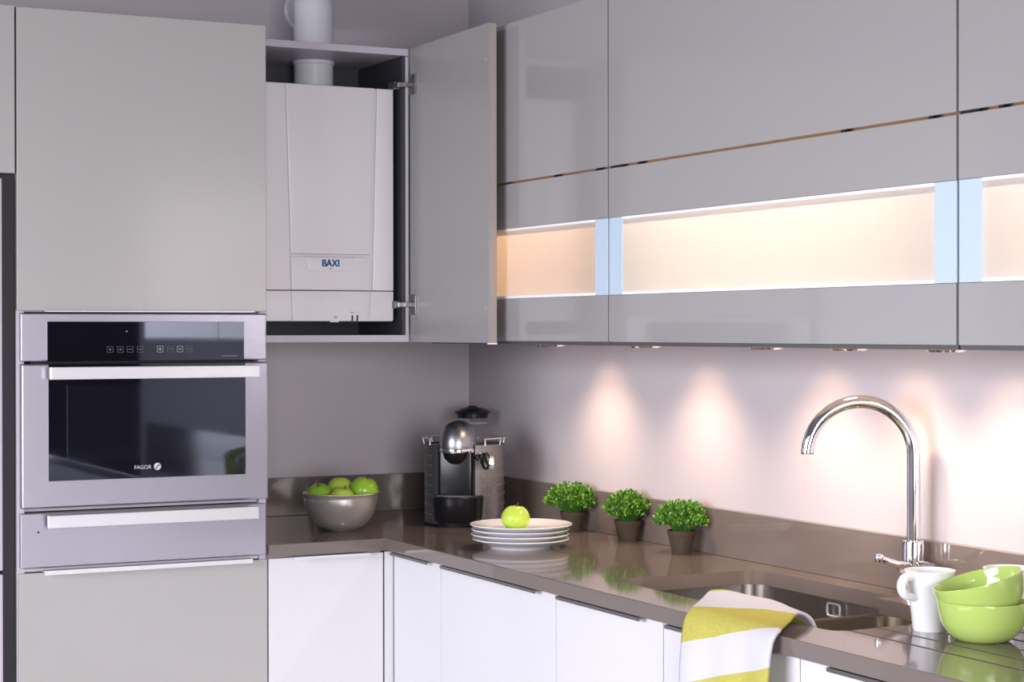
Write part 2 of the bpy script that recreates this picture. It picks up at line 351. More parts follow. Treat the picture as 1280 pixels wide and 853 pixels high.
# ------------------------------------------------------------------ boiler cupboard
BX0, BX1, BF, CB, CT = -.8650, -.4152, -.5001, .4901, 1.2564
bc = root('boiler_cupboard', 'open dark-lined wall cupboard with white edges enclosing the boiler', 'cabinet', ((BX0+BX1)/2, -.35, CB))
o_top = box('top_panel', BX0, BX1-.001, BF, -.005, CT-.018, CT, M_carc, bc)
box('bottom_panel', BX0, BX1, BF, -.005, CB, CB+.018, M_carc, bc)
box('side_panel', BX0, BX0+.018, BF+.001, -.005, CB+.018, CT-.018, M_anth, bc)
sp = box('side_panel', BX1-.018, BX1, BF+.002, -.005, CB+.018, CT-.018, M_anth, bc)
box('edge_strip', BX1-.0095, BX1-.0015, BF-.0005, BF+.002, CB+.018, CT-.020, M_carc, bc, 0)
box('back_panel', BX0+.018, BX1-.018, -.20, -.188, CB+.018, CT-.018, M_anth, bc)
DT = .021
dx0 = BX1+.0015
door = box('door', dx0, dx0+DT, BF-.4685, BF-.003, CB-.0005, CT+.001, M_doorin, bc, .0008)
box('edge_banding', dx0+.0035, dx0+DT-.0015, BF-.4695, BF-.4682, CB+.001, CT, M_edge, door, 0)
box('end_cap', dx0, dx0+DT, BF-.470, BF-.458, CB-.004, CB-.0003, M_pwhite, door, .0005)
for z in (.573, 1.172):
    p = org(door); bm = bmesh.new(); prism_bm(bm, [(BF-.452+.0022*math.cos(i*math.pi/6)-p.y, z+.0022*math.sin(i*math.pi/6)-p.z) for i in range(12)], 'x', dx0-.0015-p.x, dx0-p.x); finish('bumper_stud', bm, M_carc, door)
for z in (1.1610, .5875):
    hg = box('hinge', BX1-.036, BX1-.0185, BF+.012, BF+.055, z-.010, z+.010, M_darkalu, bc, .002)
    box('hinge_arm', BX1-.036, BX1-.019, BF-.012, BF+.016, z-.007, z+.007, M_hinge, hg, .002)
    box('hinge_cup_plate', dx0-.0035, dx0-.0002, BF-.042, BF-.004, z-.026, z+.026, M_darkalu, hg, .001)
    box('hinge_cup_rim', dx0-.0045, dx0-.0002, BF-.046, BF-.043, z-.024, z+.024, M_hinge, hg, .0005)
    box('hinge_link', BX1-.022, dx0-.002, BF-.022, BF-.008, z-.006, z+.006, M_hinge, hg, .001)

# boiler
bo = root('gas_boiler', 'white boxy wall-hung boiler with blue lettering badge inside the open cupboard', 'boiler', (-.638, -.33, .544))
YB = -.470; X0, X1 = -.828, -.4462
bm = bmesh.new(); p = org(bo); bx(bm, X0-p.x, X1-p.x, YB+.006-p.y, -.205-p.y, .6235-p.z, 1.1525-p.z, .004); finish('casing', bm, M_boil, bo)
def panel(name, poly, y0, y1, parent, m_=M_boil, bev=.003):
    b_ = bmesh.new(); q = org(parent); prism_bm(b_, [(a-q.x, c-q.z) for a, c in poly], 'y', y0-q.y, y1-q.y)
    bmesh.ops.recalc_face_normals(b_, faces=b_.faces)
    if bev:
        es = [e for e in b_.edges if all(abs(v.co.y-(y0-q.y)) < 1e-6 for v in e.verts)]
        bmesh.ops.bevel(b_, geom=es, offset=bev, segments=2, profile=.5, affect='EDGES')
    return finish(name, b_, m_, parent, True, 30)
panel('side_facing', [(-.506, .6245), (-.4462, .6245), (-.4462, 1.1525), (-.4925, 1.1525)], YB-.001, YB+.008, bo)
panel('side_facing', [(X0, .6245), (-.7315, .6245), (-.7440, 1.1525), (X0, 1.1525)], YB-.001, YB+.008, bo)
panel('front_panel', [(-.7345, .7165), (-.5135, .7165), (-.5005, 1.1525), (-.7475, 1.1525)], YB-.007, YB+.008, bo, bev=.005)
tray = panel('control_flap', [(-.7320, .6245), (-.5165, .6245), (-.5145, .7110), (-.7340, .7110)], YB-.007, YB+.008, bo, bev=.003)
bg = panel('badge', [(-.683, .672), (-.574, .672), (-.566, .678), (-.560, .7085), (-.694, .7085), (-.691, .678)], YB-.0095, YB-.006, tray, bev=.002)
text('brand_lettering', 'BAXI', .0255, M_blue, bg, (-.6265, YB-.0100, .6930), (R(90), 0, 0), .0003, .0002, .88, .0011)
panel('small_print', [(-.6315, .6788), (-.6215, .6788), (-.6215, .6808), (-.6315, .6808)], YB-.0101, YB-.009, bg, M_greyprint, 0)
lower = panel('base_flap', [(X0+.004, .5440), (-.4500, .5440), (-.4470, .5475), (-.4462, .6222), (X0, .6222)], YB-.001, -.25, bo, bev=.003)
panel('base_flap_centre', [(-.730, .5440), (-.520, .5440), (-.5165, .6222), (-.7325, .6222)], YB-.007, YB+.004, lower, bev=.003)
panel('finger_ledge', [(-.655, .6055), (-.601, .6055), (-.601, .6095), (-.655, .6095)], YB-.0085, YB-.006, lower, bev=.0006)
panel('drain_nub', [(-.629, .5415), (-.603, .5415), (-.606, .5475), (-.613, .5500), (-.624, .5475)], YB-.010, YB-.006, lower, bev=.001)
for x in (-.5660, -.5520): panel('gauge_slot', [(x-.0022, .5445), (x+.0022, .5445), (x+.0022, .5600), (x-.0022, .5600)], YB-.0076, YB-.006, lower, M_gap, 0)
panel('gauge_print', [(-.5705, .5655), (-.5625, .5655), (-.5625, .5685), (-.5705, .5685)], YB-.0074, YB-.0065, lower, M_greyprint, 0)
panel('gauge_print', [(-.5585, .5658), (-.546, .5658), (-.546, .5675), (-.5585, .5675)], YB-.0074, YB-.0065, lower, M_lprint, 0)
panel('drain_print', [(-.617, .5525), (-.609, .5525), (-.609, .5565), (-.617, .5565)], YB-.0074, YB-.0065, lower, M_greyprint, 0)

# flue
FX, FY, FR = -.5975, -.285, .0525
fl = root('boiler_flue_pipe', 'white round flue pipe rising from the boiler and bending into the wall', 'pipe', (FX, FY, 1.1525))
lathe('lower_pipe', [(0, 0), (FR, 0), (FR, .075), (FR+.003, .078), (FR+.003, .0865), (FR, .0868), (0, .0868)], M_pvc, fl)
lathe('screw', [(0, .0), (.0025, .0), (.0025, .006), (0, .006)], M_gap, fl, 10, (-.004, -FR-.0005, .010))
# the elbow, bending back to the wall rosette
WX, WZ = -.514, 1.4245
hz = Vector((WX-FX, 0-FY, 0)); dist = hz.length; hz.normalize(); rad = .056
pts = [(0, 0, CT-1.1525+.0005)]
zb = WZ-1.1525-rad
pts.append((0, 0, zb))
for i in range(1, 13):
    a = R(90*i/12); pts.append(tuple(hz*(rad-rad*math.cos(a))+Vector((0, 0, zb+rad*math.sin(a)))))
pts.append(tuple(hz*(dist-.002)+Vector((0, 0, WZ-1.1525))))
tube('elbow_pipe', pts, FR, M_pvc, fl, 40)
bm = bmesh.new()
for (r1, t) in ((.063, .010), (.052, .020)):
    g = lathe_bm([(0, 0), (r1, 0), (r1, t*.6), (r1-.004, t), (0, t)], 48)
    me = bpy.data.meshes.new('tmp'); g.to_mesh(me); g.free(); bm.from_mesh(me); bpy.data.meshes.remove(me)
bmesh.ops.rotate(bm, verts=bm.verts, matrix=Matrix.Rotation(R(90), 3, 'X')); bmesh.ops.translate(bm, verts=bm.verts, vec=(WX-FX, -.001-FY, WZ-1.1525))
finish('wall_rosette', bm, M_pvc, fl, True)

# cut the flue opening through the cupboard top
cut = lathe('cut', [(0, -.1), (FR+.003, -.1), (FR+.003, .1), (0, .1)], M_anth, None, 40, (FX, FY, CT+H))
boolean_cut(o_top, [cut])

# ------------------------------------------------------------------ glazed wall cabinets on the right wall
CF, MID, GT, GB = -.3633, .8739, .7649, .5958
def wall_cab(y0, y1, label, warm):
    """y0 nearer the corner; y1 further out"""
    c = root('wall_cabinet', label, 'cabinet', (-.17, (y0+y1)/2, CB), 0, 'glazed wall cabinets in a row on the right wall')
    xi = CF+.020
    box('side_panel', xi, -.003, y0-.016, y0-.0005, CB, CT, M_anth, c); box('side_panel', xi, -.003, y1+.0005, y1+.016, CB, CT, M_anth, c)  # sides coloured dark to paint the shade in the door seams
    box('top_panel', xi, -.003, y1+.016, y0-.016, CT-.018, CT, M_cream, c); box('bottom_panel', xi, -.003, y1+.016, y0-.016, CB-.001, CB+.018, M_cream, c)
    box('back_panel', -.012, -.003, y1+.016, y0-.016, CB+.018, CT-.018, M_cream, c)
    box('shelf', xi+.004, -.012, y1+.016, y0-.016, MID-.009, MID+.006, M_warmshelf, c)
    box('upper_door', CF, CF+.018, y1+.0030, y0-.0030, MID+.0025, CT+.001, M_pglass, c, .001)
    ld = box('lower_door', CF, CF+.018, y1+.0030, y0-.0030, GT, MID-.0025, M_pglass, c, .001)
    box('lower_strip', CF, CF+.018, y1+.0030, y0-.0030, CB+.004, GB, M_pglass, ld, .001)
    box('bottom_rail', CF+.004, CF+.018, y1+.0030, y0-.0030, CB-.004, CB+.0038, M_darkalu, ld, .0005)
    b_ = bmesh.new(); q = org(ld)     # single sheet of frosted glass
    b_.faces.new([b_.verts.new((CF+.003-q.x, yy-q.y, zz-q.z)) for yy, zz in ((y1+.058, GB+.006), (y0-.058, GB+.006), (y0-.058, GT-.005), (y1+.058, GT-.005))]); finish('frosted_pane', b_, M_frost, ld)
    for a, b in ((y1+.0032, y1+.058), (y0-.058, y0-.0032)): box('stile', CF+.001, CF+.018, a, b, GB+.0005, GT-.0005, M_stile, ld, .001)
    box('pane_ledge', CF+.001, CF+.018, y1+.058, y0-.058, GB+.0005, GB+.007, M_pwhite, ld, .0005)  # white strip paints the lit edge along the pane bottom
    box('pane_header', CF+.001, CF+.018, y1+.058, y0-.058, GT-.006, GT-.0005, M_pwhite, ld, .0005)
    for a, b in ((.0, .045), (.10, .012), (.72, .012), (.93, .012)):
        yy = y0-.003-(y0-y1)*a
        if a == 0: yy -= .001
        box('lift_fitting', CF+.004, CF+.018, yy-b, yy, MID-.0022, MID+.0022, M_gap, c, 0)
    # LED bar under the shelf lights the lining
    lamp = box('light_bar', -.23, -.20, y1+.03, y0-.03, MID-.0165, MID-.0095, M_pwhite, c)
    ar = area('cabinet_light', (0, 0, 0), (0, R(8), 0), .02, (y0-y1)-.08, warm[0], warm[1])
    ar.location = (-.215, (y0+y1)/2, MID-.018+H); ar.name = 'cabinet_light'
    ar2 = area('cabinet_light', (0, 0, 0), (0, 0, 0), .02, (y0-y1)-.08, warm[0]*.35, warm[1]); ar2.location = (-.25, (y0+y1)/2, CT-.022+H)
    return c
wall_cab(-.5215, -1.4503, 'grey glass wall cabinet with amber-lit frosted band, next to the open boiler cupboard door', (1.45, (1, .62, .36)))
wall_cab(-1.4503, -2.5908, 'widest grey glass wall cabinet with cream-lit frosted band above the sink', (2.0, (1, .81, .64)))
wall_cab(-2.5908, -3.5, 'grey glass wall cabinet with frosted band, adjoining the widest one, above the green bowls', (1.7, (1, .80, .64)))
# downlights under the wall cabinets
for i, (y, tip) in enumerate(((-.83, 'nearest the open cupboard door'), (-1.29, 'above the potted plants'), (-1.77, 'above the sink edge'), (-2.05, 'above the swan-neck tap'), (-2.335, 'above the mug beside the tap'))):
    dl = root('under_cabinet_downlight', 'small round chrome downlight under the wall cabinets, '+tip, 'lamp', (-.17, y, CB-.0030), 0, 'downlights under the wall cabinets')
    lathe('trim_ring', [(.024, 0), (.036, 0), (.0365, -.004), (.033, -.008), (.026, -.008), (.024, -.004), (.024, 0)], M_chrome, dl, 36)
    lathe('lens', [(0, -.003), (.024, -.003), (.024, -.0005), (0, -.0005)], M_lens, dl, 28)
    for en, size, blend, tilt, colr in ((2.0, 86, .9, 40, (1, .62, .35)), (8.6, 132, .9, 0, (1, .73, .53))):    # beam and spill of the halogen capsule
        l = bpy.data.lights.new('downlight', 'SPOT'); l.energy = en; l.color = colr; l.spot_size = R(size); l.spot_blend = blend; l.shadow_soft_size = .018
        lo = bpy.data.objects.new('downlight', l); COL.objects.link(lo); lo.location = (-.17, y, CB-.013+H); lo.rotation_euler = (0, R(-tilt), 0)

# ------------------------------------------------------------------ base cabinets
DB, DRX = -.6695, -.5384            # door planes: back run (y), right run (x)
YEND = -4.7
bb = root('base_cabinet', 'white gloss base cabinet under the steel fruit bowl, next to the oven tower', 'cabinet', (-.70, -.33, -H), 0, 'white base cabinets under the worktop')
box('carcass', -.862, -.5605, DB+.022, -.005, ZF+.15, -.0325, M_carc, bb)
dr = box('door', -.8640, -.5625, DB, DB+.02, ZF+.15, -.0355, M_white, bb, .0015)
def lip_y(dr, x0, x1):
    b_ = bmesh.new(); q = org(dr)
    prism_bm(b_, [(a-q.y, c-q.z) for a, c in ((DB-.020, -.0325), (DB+.004, -.0325), (DB+.004, -.0352), (DB-.017, -.0352), (DB-.017, -.0395), (DB-.020, -.0395))], 'x', x0-q.x, x1-q.x); finish('edge_handle', b_, M_alu, dr)
lip_y(dr, -.808, -.606)
box('plinth', -.862, -.5605, DB+.06, DB+.075, ZF, ZF+.148, M_gap, bb)
cf = root('corner_filler_post', 'narrow white filler post in the inner corner of the base cabinets', 'trim', (-.548, -.665, -H))
box('post', -.5590, DRX+.001, -.6765, DB+.004, ZF+.15, -.0335, M_white, cf, .001)
YD = [-.6795, -.9601, -1.5319, -1.9604, -2.3983, -2.98, -3.58, -4.18, -4.68]
tips = ['narrow white gloss base cabinet beside the inner corner post', 'wide white gloss base cabinet below the stacked plates', 'white gloss base cabinet below the potted plants, before the sink', 'white gloss base cabinet below the sink, partly behind the striped towel',
        'white gloss base cabinet below the mug, just past the striped towel', 'white gloss base cabinet below the green bowls', 'white gloss base cabinet past the green bowls, toward the worktop end', 'last white gloss base cabinet at the free end of the worktop']
def lip_x(dr, y0, y1):  # darker metal than the back-run lip, painting in its shade
    b_ = bmesh.new(); q = org(dr)
    prism_bm(b_, [(a-q.x, c-q.z) for a, c in ((DRX-.020, -.0325), (DRX+.004, -.0325), (DRX+.004, -.0352), (DRX-.017, -.0352), (DRX-.017, -.0395), (DRX-.020, -.0395))], 'y', y0-q.y, y1-q.y); finish('edge_handle', b_, M_darkalu, dr)
for i, (a, b) in enumerate(zip(YD, YD[1:])):
    c = root('base_cabinet', tips[i], 'cabinet', (-.27, (a+b)/2, -H), 0, 'white base cabinets under the worktop')
    g = .0015; zt = -.0325 if not (b < -1.6 and a > -2.6) else -.26
    x1 = -.005
    box('carcass', DRX+.022, x1, b+g, a-g, ZF+.15, zt, M_carc, c)
    if zt < -.1:
        box('carcass_front_rail', DRX+.022, DRX+.034, b+g, a-g, zt, -.0325, M_carc, c, 0)
    dr = box('door', DRX, DRX+.02, b+g, a-g, ZF+.15, -.0355, M_white, c, .0015)
    wdt = a-b; mg = .065 if wdt > .3 else .045
    if i == 4: lip_x(dr, b+mg, a-.10)
    else: lip_x(dr, b+mg*.9, a-mg*.55)
    box('plinth', DRX+.06, DRX+.075, b+g, a-g, ZF, ZF+.148, M_gap, c)

# ------------------------------------------------------------------ worktop with sink opening, drainer grooves, upstands
WT = .030; WB, WR = -.6799, -.5584
wk = root('worktop', 'L-shaped taupe quartz worktop carrying plates, plants and coffee machine', 'worktop', (-.3, -.9, -WT))
bm = bmesh.new(); p = org(wk)
L = [(-.8665, -.001), (-.8665, WB), (WR, WB), (WR, YEND), (-.001, YEND), (-.001, -.001)]
prism_bm(bm, [(x-p.x, y-p.y) for x, y in L], 'z', -WT-p.z, 0-p.z)
bmesh.ops.recalc_face_normals(bm, faces=bm.faces)
es = [e for e in bm.edges if all(abs(v.co.z+p.z) < 1e-6 for v in e.verts)]
bmesh.ops.bevel(bm, geom=es, offset=.0018, segments=2, profile=.5, affect='EDGES')
slab = finish('slab', bm, M_stone, wk)
SX0, SX1, SY0, SY1, SN = -.450, -.088, -2.375, -1.615, -.132   # sink opening
def opening():
    pts = []
    def arc(cx, cy, r_, a, b, n=6):
        for i in range(n+1): t = R(a+(b-a)*i/n); pts.append((cx+r_*math.cos(t), cy+r_*math.sin(t)))
    rc = .045
    arc(SX1-rc, SY1-rc, rc, 0, 90); arc(SX0+.02, SY1-.02, .02, 90, 180); arc(SX0+.03, SY0+.03, .03, 180, 270)
    arc(SN-.03, SY0+.03, .03, 270, 360); arc(SN+.012, -2.085-.012, .012, 180, 90); arc(SX1-.012, -2.085+.012, .012, 270, 360)
    return pts
bm = bmesh.new(); prism_bm(bm, opening(), 'z', H-.2, H+.1); c1 = finish('cut', bm, M_stone)
cuts = [c1]
for gx in (-.418, -.356, -.294, -.232, -.170):
    bm = bmesh.new(); prism_bm(bm, rrect(gx-.0045, gx+.0045, -2.86, SY0+.02, .0044), 'z', H-.0035, H+.1); cuts.append(finish('cut', bm, M_stone))
bpy.context.view_layer.update(); boolean_cut(slab, cuts)
UH = .107
tag(box('upstand', -.8665, -.021, -.020, -.001, .0003, UH, M_stone, None, .001), 'taupe quartz upstand strip along the wall behind the steel fruit bowl', 'upstand')
tag(box('upstand', -.020, -.001, YEND, -.001, .0003, UH, M_stone, None, .001), 'taupe quartz upstand strip along the wall behind the potted plants and tap', 'upstand')

# sink: two steel bowls hung under the opening
sk = root('steel_sink', 'undermounted stainless steel sink with one large and one small bowl', 'sink', (-.27, -2.0, -.21))
def bowl_part(name, poly, z0, z1):
    b_ = bmesh.new(); q = org(sk); n = len(poly)
    cx = sum(a for a, _ in poly)/n; cy = sum(b for _, b in poly)/n
    def ring(s, z): return [b_.verts.new((cx+(a-cx)*s-q.x, cy+(b-cy)*s-q.y, z-q.z)) for a, b in poly]
    rings = [ring(1.03, z0+.0), ring(1.0, z0), ring(.985, z1+.03), ring(.96, z1+.008), ring(.90, z1)]
    for A, B in zip(rings, rings[1:]):
        for i in range(n): b_.faces.new((A[i], A[(i+1) % n], B[(i+1) % n], B[i]))
    b_.faces.new(rings[-1]); return finish(name, b_, M_sinkst, sk, True, 60)
b1 = bowl_part('large_bowl', rrect(SX0-.006, SX1+.012, -2.083, SY1+.012, .05), -WT-.0005, -.20)
b2 = bowl_part('small_bowl', rrect(SX0-.006, SN+.014, SY0-.01, -2.103, .045), -WT-.0005, -.15)
q = org(sk)
box('divider_rim', SX0, SN+.02, -2.103, -2.083, -WT-.012, -WT-.002, M_sinkst, sk, .003)
pts = [Vector((SX1+.0045, y, z))-q for y, z in rrect(-1.905, -1.863, -.066, -.040, .006, 4)]; pts += [pts[0], pts[1]]
tube('overflow_ring', pts, .0024, M_alu, b1, 6, False)
lathe('waste', [(0, .0), (.04, .0), (.042, .003), (.035, .005), (0, .002)], M_chrome, sk, 30, (-.27-q.x, -1.85-q.y, -.1995-q.z))

# ------------------------------------------------------------------ tap
TPX, TPY = -.052, -2.098
tp = root('kitchen_tap', 'tall chrome swan-neck kitchen tap with two lever handles behind the sink', 'tap', (TPX, TPY, 0))
lathe('base_flange', [(0, 0), (.026, 0), (.026, .006), (.022, .010), (0, .010)], M_chrome, tp, 36)
lathe('body', [(0, .010), (.0215, .010), (.0215, .104), (.0205, .108), (0, .108)], M_chrome, tp, 36)
sd = Vector((-.885, .465, 0)).normalized(); ra = .103; zt = .392-.013-ra
pts = [Vector((0, 0, .106)), Vector((0, 0, .15)), Vector((0, 0, .2)), Vector((0, 0, zt))]
for i in range(1, 25):
    a = R(172*i/24); pts.append(sd*(ra-ra*math.cos(a))+Vector((0, 0, zt+ra*math.sin(a))))
pts.append(pts[-1]+Vector((0, 0, -.004))+(pts[-1]-pts[-2]).normalized()*.006)
tube('spout', pts, .0132, M_chrome, tp, 24)
nz = pts[-1]; tube('nozzle', [nz+Vector((0, 0, .006)), nz+Vector((0, 0, -.003))], .0120, M_darkalu, tp, 20)
fwd = Vector((-.455, -.890, 0)); lft = Vector((-.89, .455, 0))
tube('valve_bridge', [fwd*.030+lft*.030+Vector((0, 0, .060)), Vector((0, 0, .062)), fwd*.03-lft*.025+Vector((0, 0, .060))], .0115, M_chrome, tp, 16)
l1 = tube('lever', [fwd*.034+lft*.020+Vector((0, 0, .064)), fwd*.05+lft*.045+Vector((0, 0, .070)), fwd*.055+lft*.075+Vector((0, 0, .080))], [.009, .0072, .0068], M_chrome, tp, 12)
lathe('lever_knob', [(0, -.009), (.0075, -.007), (.0095, 0), (.0075, .007), (0, .009)], M_chrome, l1, 16, tuple(fwd*.056+lft*.078+Vector((0, 0, .081))))
tube('lever', [fwd*.034-lft*.016+Vector((0, 0, .064)), fwd*.05-lft*.024+Vector((0, 0, .066)), fwd*.075-lft*.028+Vector((0, 0, .068))], [.0075, .0055, .0050], M_chrome, tp, 12)

# ------------------------------------------------------------------ coffee machine
cm = root('coffee_machine', 'black and grey espresso machine with egg-shaped metal head in the corner', 'coffee machine', (-.224, -.434, 0), R(-38))
lathe('core_body', [(0, .004), (.098, .004), (.100, .01), (.100, .205), (.096, .212), (0, .212)], M_black, cm, 48)
def arc_shell(name, r1, a0, a1, z0, z1, m_, t=.004):
    return finish(name, lathe_bm([(r1-t, z0), (r1, z0), (r1, z1), (r1-t, z1), (r1-t, z0)], 30, a0=R(a0), a1=R(a1)), m_, cm, True)
s1 = arc_shell('shell_panel', .107, -62, 80, .006, .216, M_shell)
s2 = arc_shell('shell_panel', .107, 100, 242, .006, .216, M_shelld)
for sh, a_list in ((s1, (-48, -40, -20, -12, 8, 16)), (s2, (192, 200, 218, 226))):
    bm = bmesh.new()
    for k, a in enumerate(a_list):
        for z in range(7):
            g = bmesh.ops.create_icosphere(bm, subdivisions=1, radius=.0012, matrix=Matrix.Translation((.1072*math.cos(R(a)), .1072*math.sin(R(a)), .03+z*.026)))
    o = finish('dimples', bm, M_alu, sh, True); o['kind'] = 'stuff'
# front: tray, column, outlet, head
bm = lathe_bm([(0, .012), (.062, .012), (.067, .018), (.070, .070), (.071, .078), (.068, .082), (0, .082)], 48, (0, -.075, 0), 1.0, .92); tr = finish('drip_tray', bm, M_black, cm, True)
lathe('tray_foot', [(0, 0), (.052, 0), (.055, .012), (0, .012)], M_gap, tr, 36, (0, -.075, 0))
lathe('tray_rim', [(.066, .0815), (.070, .0815), (.070, .084), (.066, .084), (.066, .0815)], M_shelld, tr, 40, (0, -.075, 0), sy=.92)
bm = bmesh.new()
for k in range(-4, 5): bx(bm, -.045, .045, -.095+k*.008-.0015, -.095+k*.008+.0015, .082, .0845)
o = finish('grille', bm, M_shelld, tr)
bm = bmesh.new(); bx(bm, -.043, .043, -.112, -.06, .08, .205, .006); finish('front_column', bm, M_black, cm, True)
lathe('outlet', [(0, .158), (.012, .158), (.030, .168), (.040, .182), (.043, .198), (0, .198)], M_black, cm, 36, (0, -.085, 0))
hd = lathe('head_dome', [(.0, .205), (.050, .205), (.051, .212), (.0505, .224), (.048, .240), (.042, .257), (.031, .271), (.017, .279), (0, .282)], M_gun, cm, 48, (0, -.072, 0), sy=1.15)
lathe('head_ring', [(.040, .196), (.0515, .197), (.0525, .2025), (.0515, .207), (.040, .207)], M_chrome, hd, 48, (0, -.072, 0), sy=1.15)
for s in (1, -1):
    pts = [Vector((.112*math.cos(R(a)), .112*math.sin(R(a)), .232)) for a in (range(-48, 62, 8) if s > 0 else range(228, 118, -8))]
    tube('cup_rail', [pts[0]+Vector((0, 0, -.017))*1]+pts, .0022, M_alu, cm, 8)
    for k in (4, 9): tube('rail_post', [pts[k]*1.0, Vector((pts[k].x*.96, pts[k].y*.96, .214))], .0018, M_alu, cm, 8)
lv = tube('steam_pipe', smooth_path([(.045, -.075, .184), (.062, -.095, .184), (.070, -.108, .194), (.080, -.122, .190), (.086, -.130, .176)], 5), .0055, M_chrome, cm, 12)
tube('steam_collar', [(.040, -.07, .184), (.058, -.090, .184)], .010, M_black, cm, 12)
tube('steam_knob', [(.082, -.126, .196), (.088, -.132, .178), (.094, -.138, .160)], [.010, .017, .013], M_black, lv, 14)
tube('knob_disc', [(.094, -.128, .172), (.106, -.125, .172)], [.020, .019], M_alu, lv, 20)

# coffee grinder behind the machine
gr = root('coffee_grinder', 'glass-hopper grinder with black lid standing behind the coffee machine', 'grinder', (-.0885, -.205, 0))
lathe('body', [(0, 0), (.058, 0), (.058, .01), (.050, .02), (.046, .16), (.050, .175), (0, .175)], M_black, gr, 40)
lathe('hopper', [(.046, .176), (.054, .195), (.0565, .212), (.054, .232), (.044, .258), (.040, .268), (.043, .276)], M_clear, gr, 40)
hb = lathe('hopper_seam', [(.0435, .2555), (.0455, .2575), (.0440, .2600), (.0425, .2580), (.0435, .2555)], M_alu, gr, 40)
lathe('lid', [(0, .272), (.044, .272), (.045, .284), (.052, .286), (.051, .290), (.034, .299), (.014, .303), (.012, .306), (0, .307)], M_black, gr, 40)

# ------------------------------------------------------------------ apples
def apple(loc, r_, tilt, m_, label, group=None, stemless=False):
    a = root('green_apple', label, 'apple', loc, 0, group)
    prof = []
    for i in range(25):
        t = math.pi*i/24; rad_ = math.sin(t)*(1+.10*math.cos(t)); z = -math.cos(t)*.90
        if t > math.pi*.78: z -= .26*((t-math.pi*.78)/(math.pi*.22))**2
        if t < math.pi*.2: z += .14*(1-t/(math.pi*.2))**2
        prof.append((max(0, rad_*r_), z*r_+r_*.86))
    prof[0] = (0, prof[0][1]); prof[-1] = (0, prof[-1][1])
    b = lathe_bm(prof, 32)
    for v in b.verts:
        an = math.atan2(v.co.y, v.co.x); f = 1+.018*math.cos(5*an)*(1 if v.co.z < r_*.6 else .4); v.co.x *= f; v.co.y *= f
    o1 = finish('flesh', b, m_, a, True, 80)
    o2 = tube('stalk', [(0, 0, r_*1.36), (r_*.03, 0, r_*1.60), (r_*.14, r_*.05, r_*1.88)], [r_*.05, r_*.045, r_*.06], M_stem, a, 8)
    if tilt: a.rotation_euler = tilt
    return a
# ------------------------------------------------------------------ steel bowl with apples
BXc, BYc = -.590, -.458
fb = root('steel_fruit_bowl', 'round brushed steel bowl filled with green apples on the dark worktop', 'bowl', (BXc, BYc, 0))
pr_ = [(0, .0), (.030, .0), (.033, .0012)]
for i in range(1, 13):
    t = R(10+74*i/12); pr_.append((.099*math.sin(t)**.72 if i < 12 else .0985, .092*(1-math.cos(t))*1.17+.001))
top = pr_[-1][1]
pr_ += [(.1005, top+.001), (.1000, top+.003), (.0975, top+.002)] + [(r_-.002, z+.002) for r_, z in reversed(pr_[3:-1])] + [(0, .005)]
lathe('shell', pr_, M_bowl, fb, 64, angle=60)
ca = Vector((-.455, -.890, 0)); cr = Vector((.890, -.455, 0))
def inbowl(right, toward, z): v = Vector((BXc, BYc, 0))+cr*right+ca*toward; return (v.x, v.y, z)
G = 'green apples in the steel bowl'
apple(inbowl(-.053, -.002, .066), .034, (R(10), R(-14), 0), M_apple, 'dark green apple with thick brown stalk lying in the steel bowl', G)
apple(inbowl(-.006, -.032, .077), .035, (R(-12), R(6), 0), M_apple2, 'light green apple topmost at the rear of the steel bowl', G)
apple(inbowl(.054, .002, .078), .037, (R(10), R(8), R(20)), M_apple, 'glossy green apple with yellow blush on the side of the steel bowl', G)
apple(inbowl(.003, .036, .061), .033, (R(12), R(4), 0), M_apple2, 'pale green apple low in the steel bowl, in front of the topmost apple', G)
apple(inbowl(.002, .0, .006), .034, (0, 0, 0), M_apple, 'green apple hidden at the bottom of the steel bowl', G)

# ------------------------------------------------------------------ plates and the apple on them
PX, PY = -.346, -1.001
def plate(z, ox, oy, rad_, label):
    p_ = root('dinner_plate', label, 'plate', (PX+ox, PY+oy, z), 0, 'white dinner plates in one stack')
    k = rad_/.115
    prof = [(0, .003), (.066*k, .003), (.067*k, 0), (.071*k, 0), (.074*k, .004), (.092*k, .0115), (.112*k, .0185), (.115*k, .0205), (.1145*k, .0225), (.111*k, .0220), (.090*k, .0165), (.077*k, .0118), (.072*k, .0105), (0, .010)]
    lathe('dish', prof, M_china, p_, 72, angle=50)
plate(0, .000, .000, .1170, 'white porcelain dinner plate at the bottom of the stack')
plate(.0112, -.001, .002, .1180, 'white porcelain dinner plate second from the bottom of the stack')
plate(.0224, .000, .002, .1180, 'white porcelain dinner plate second from the top of the stack')
plate(.0342, .002, .002, .1230, 'white porcelain dinner plate on top of the stack, carrying an apple')
v = Vector((PX, PY, 0))+cr*-.014+ca*.028
apple((v.x, v.y, .0442), .0345, (R(2), R(3), 0), M_apple2, 'bright yellow-green apple sitting on the stacked white plates')

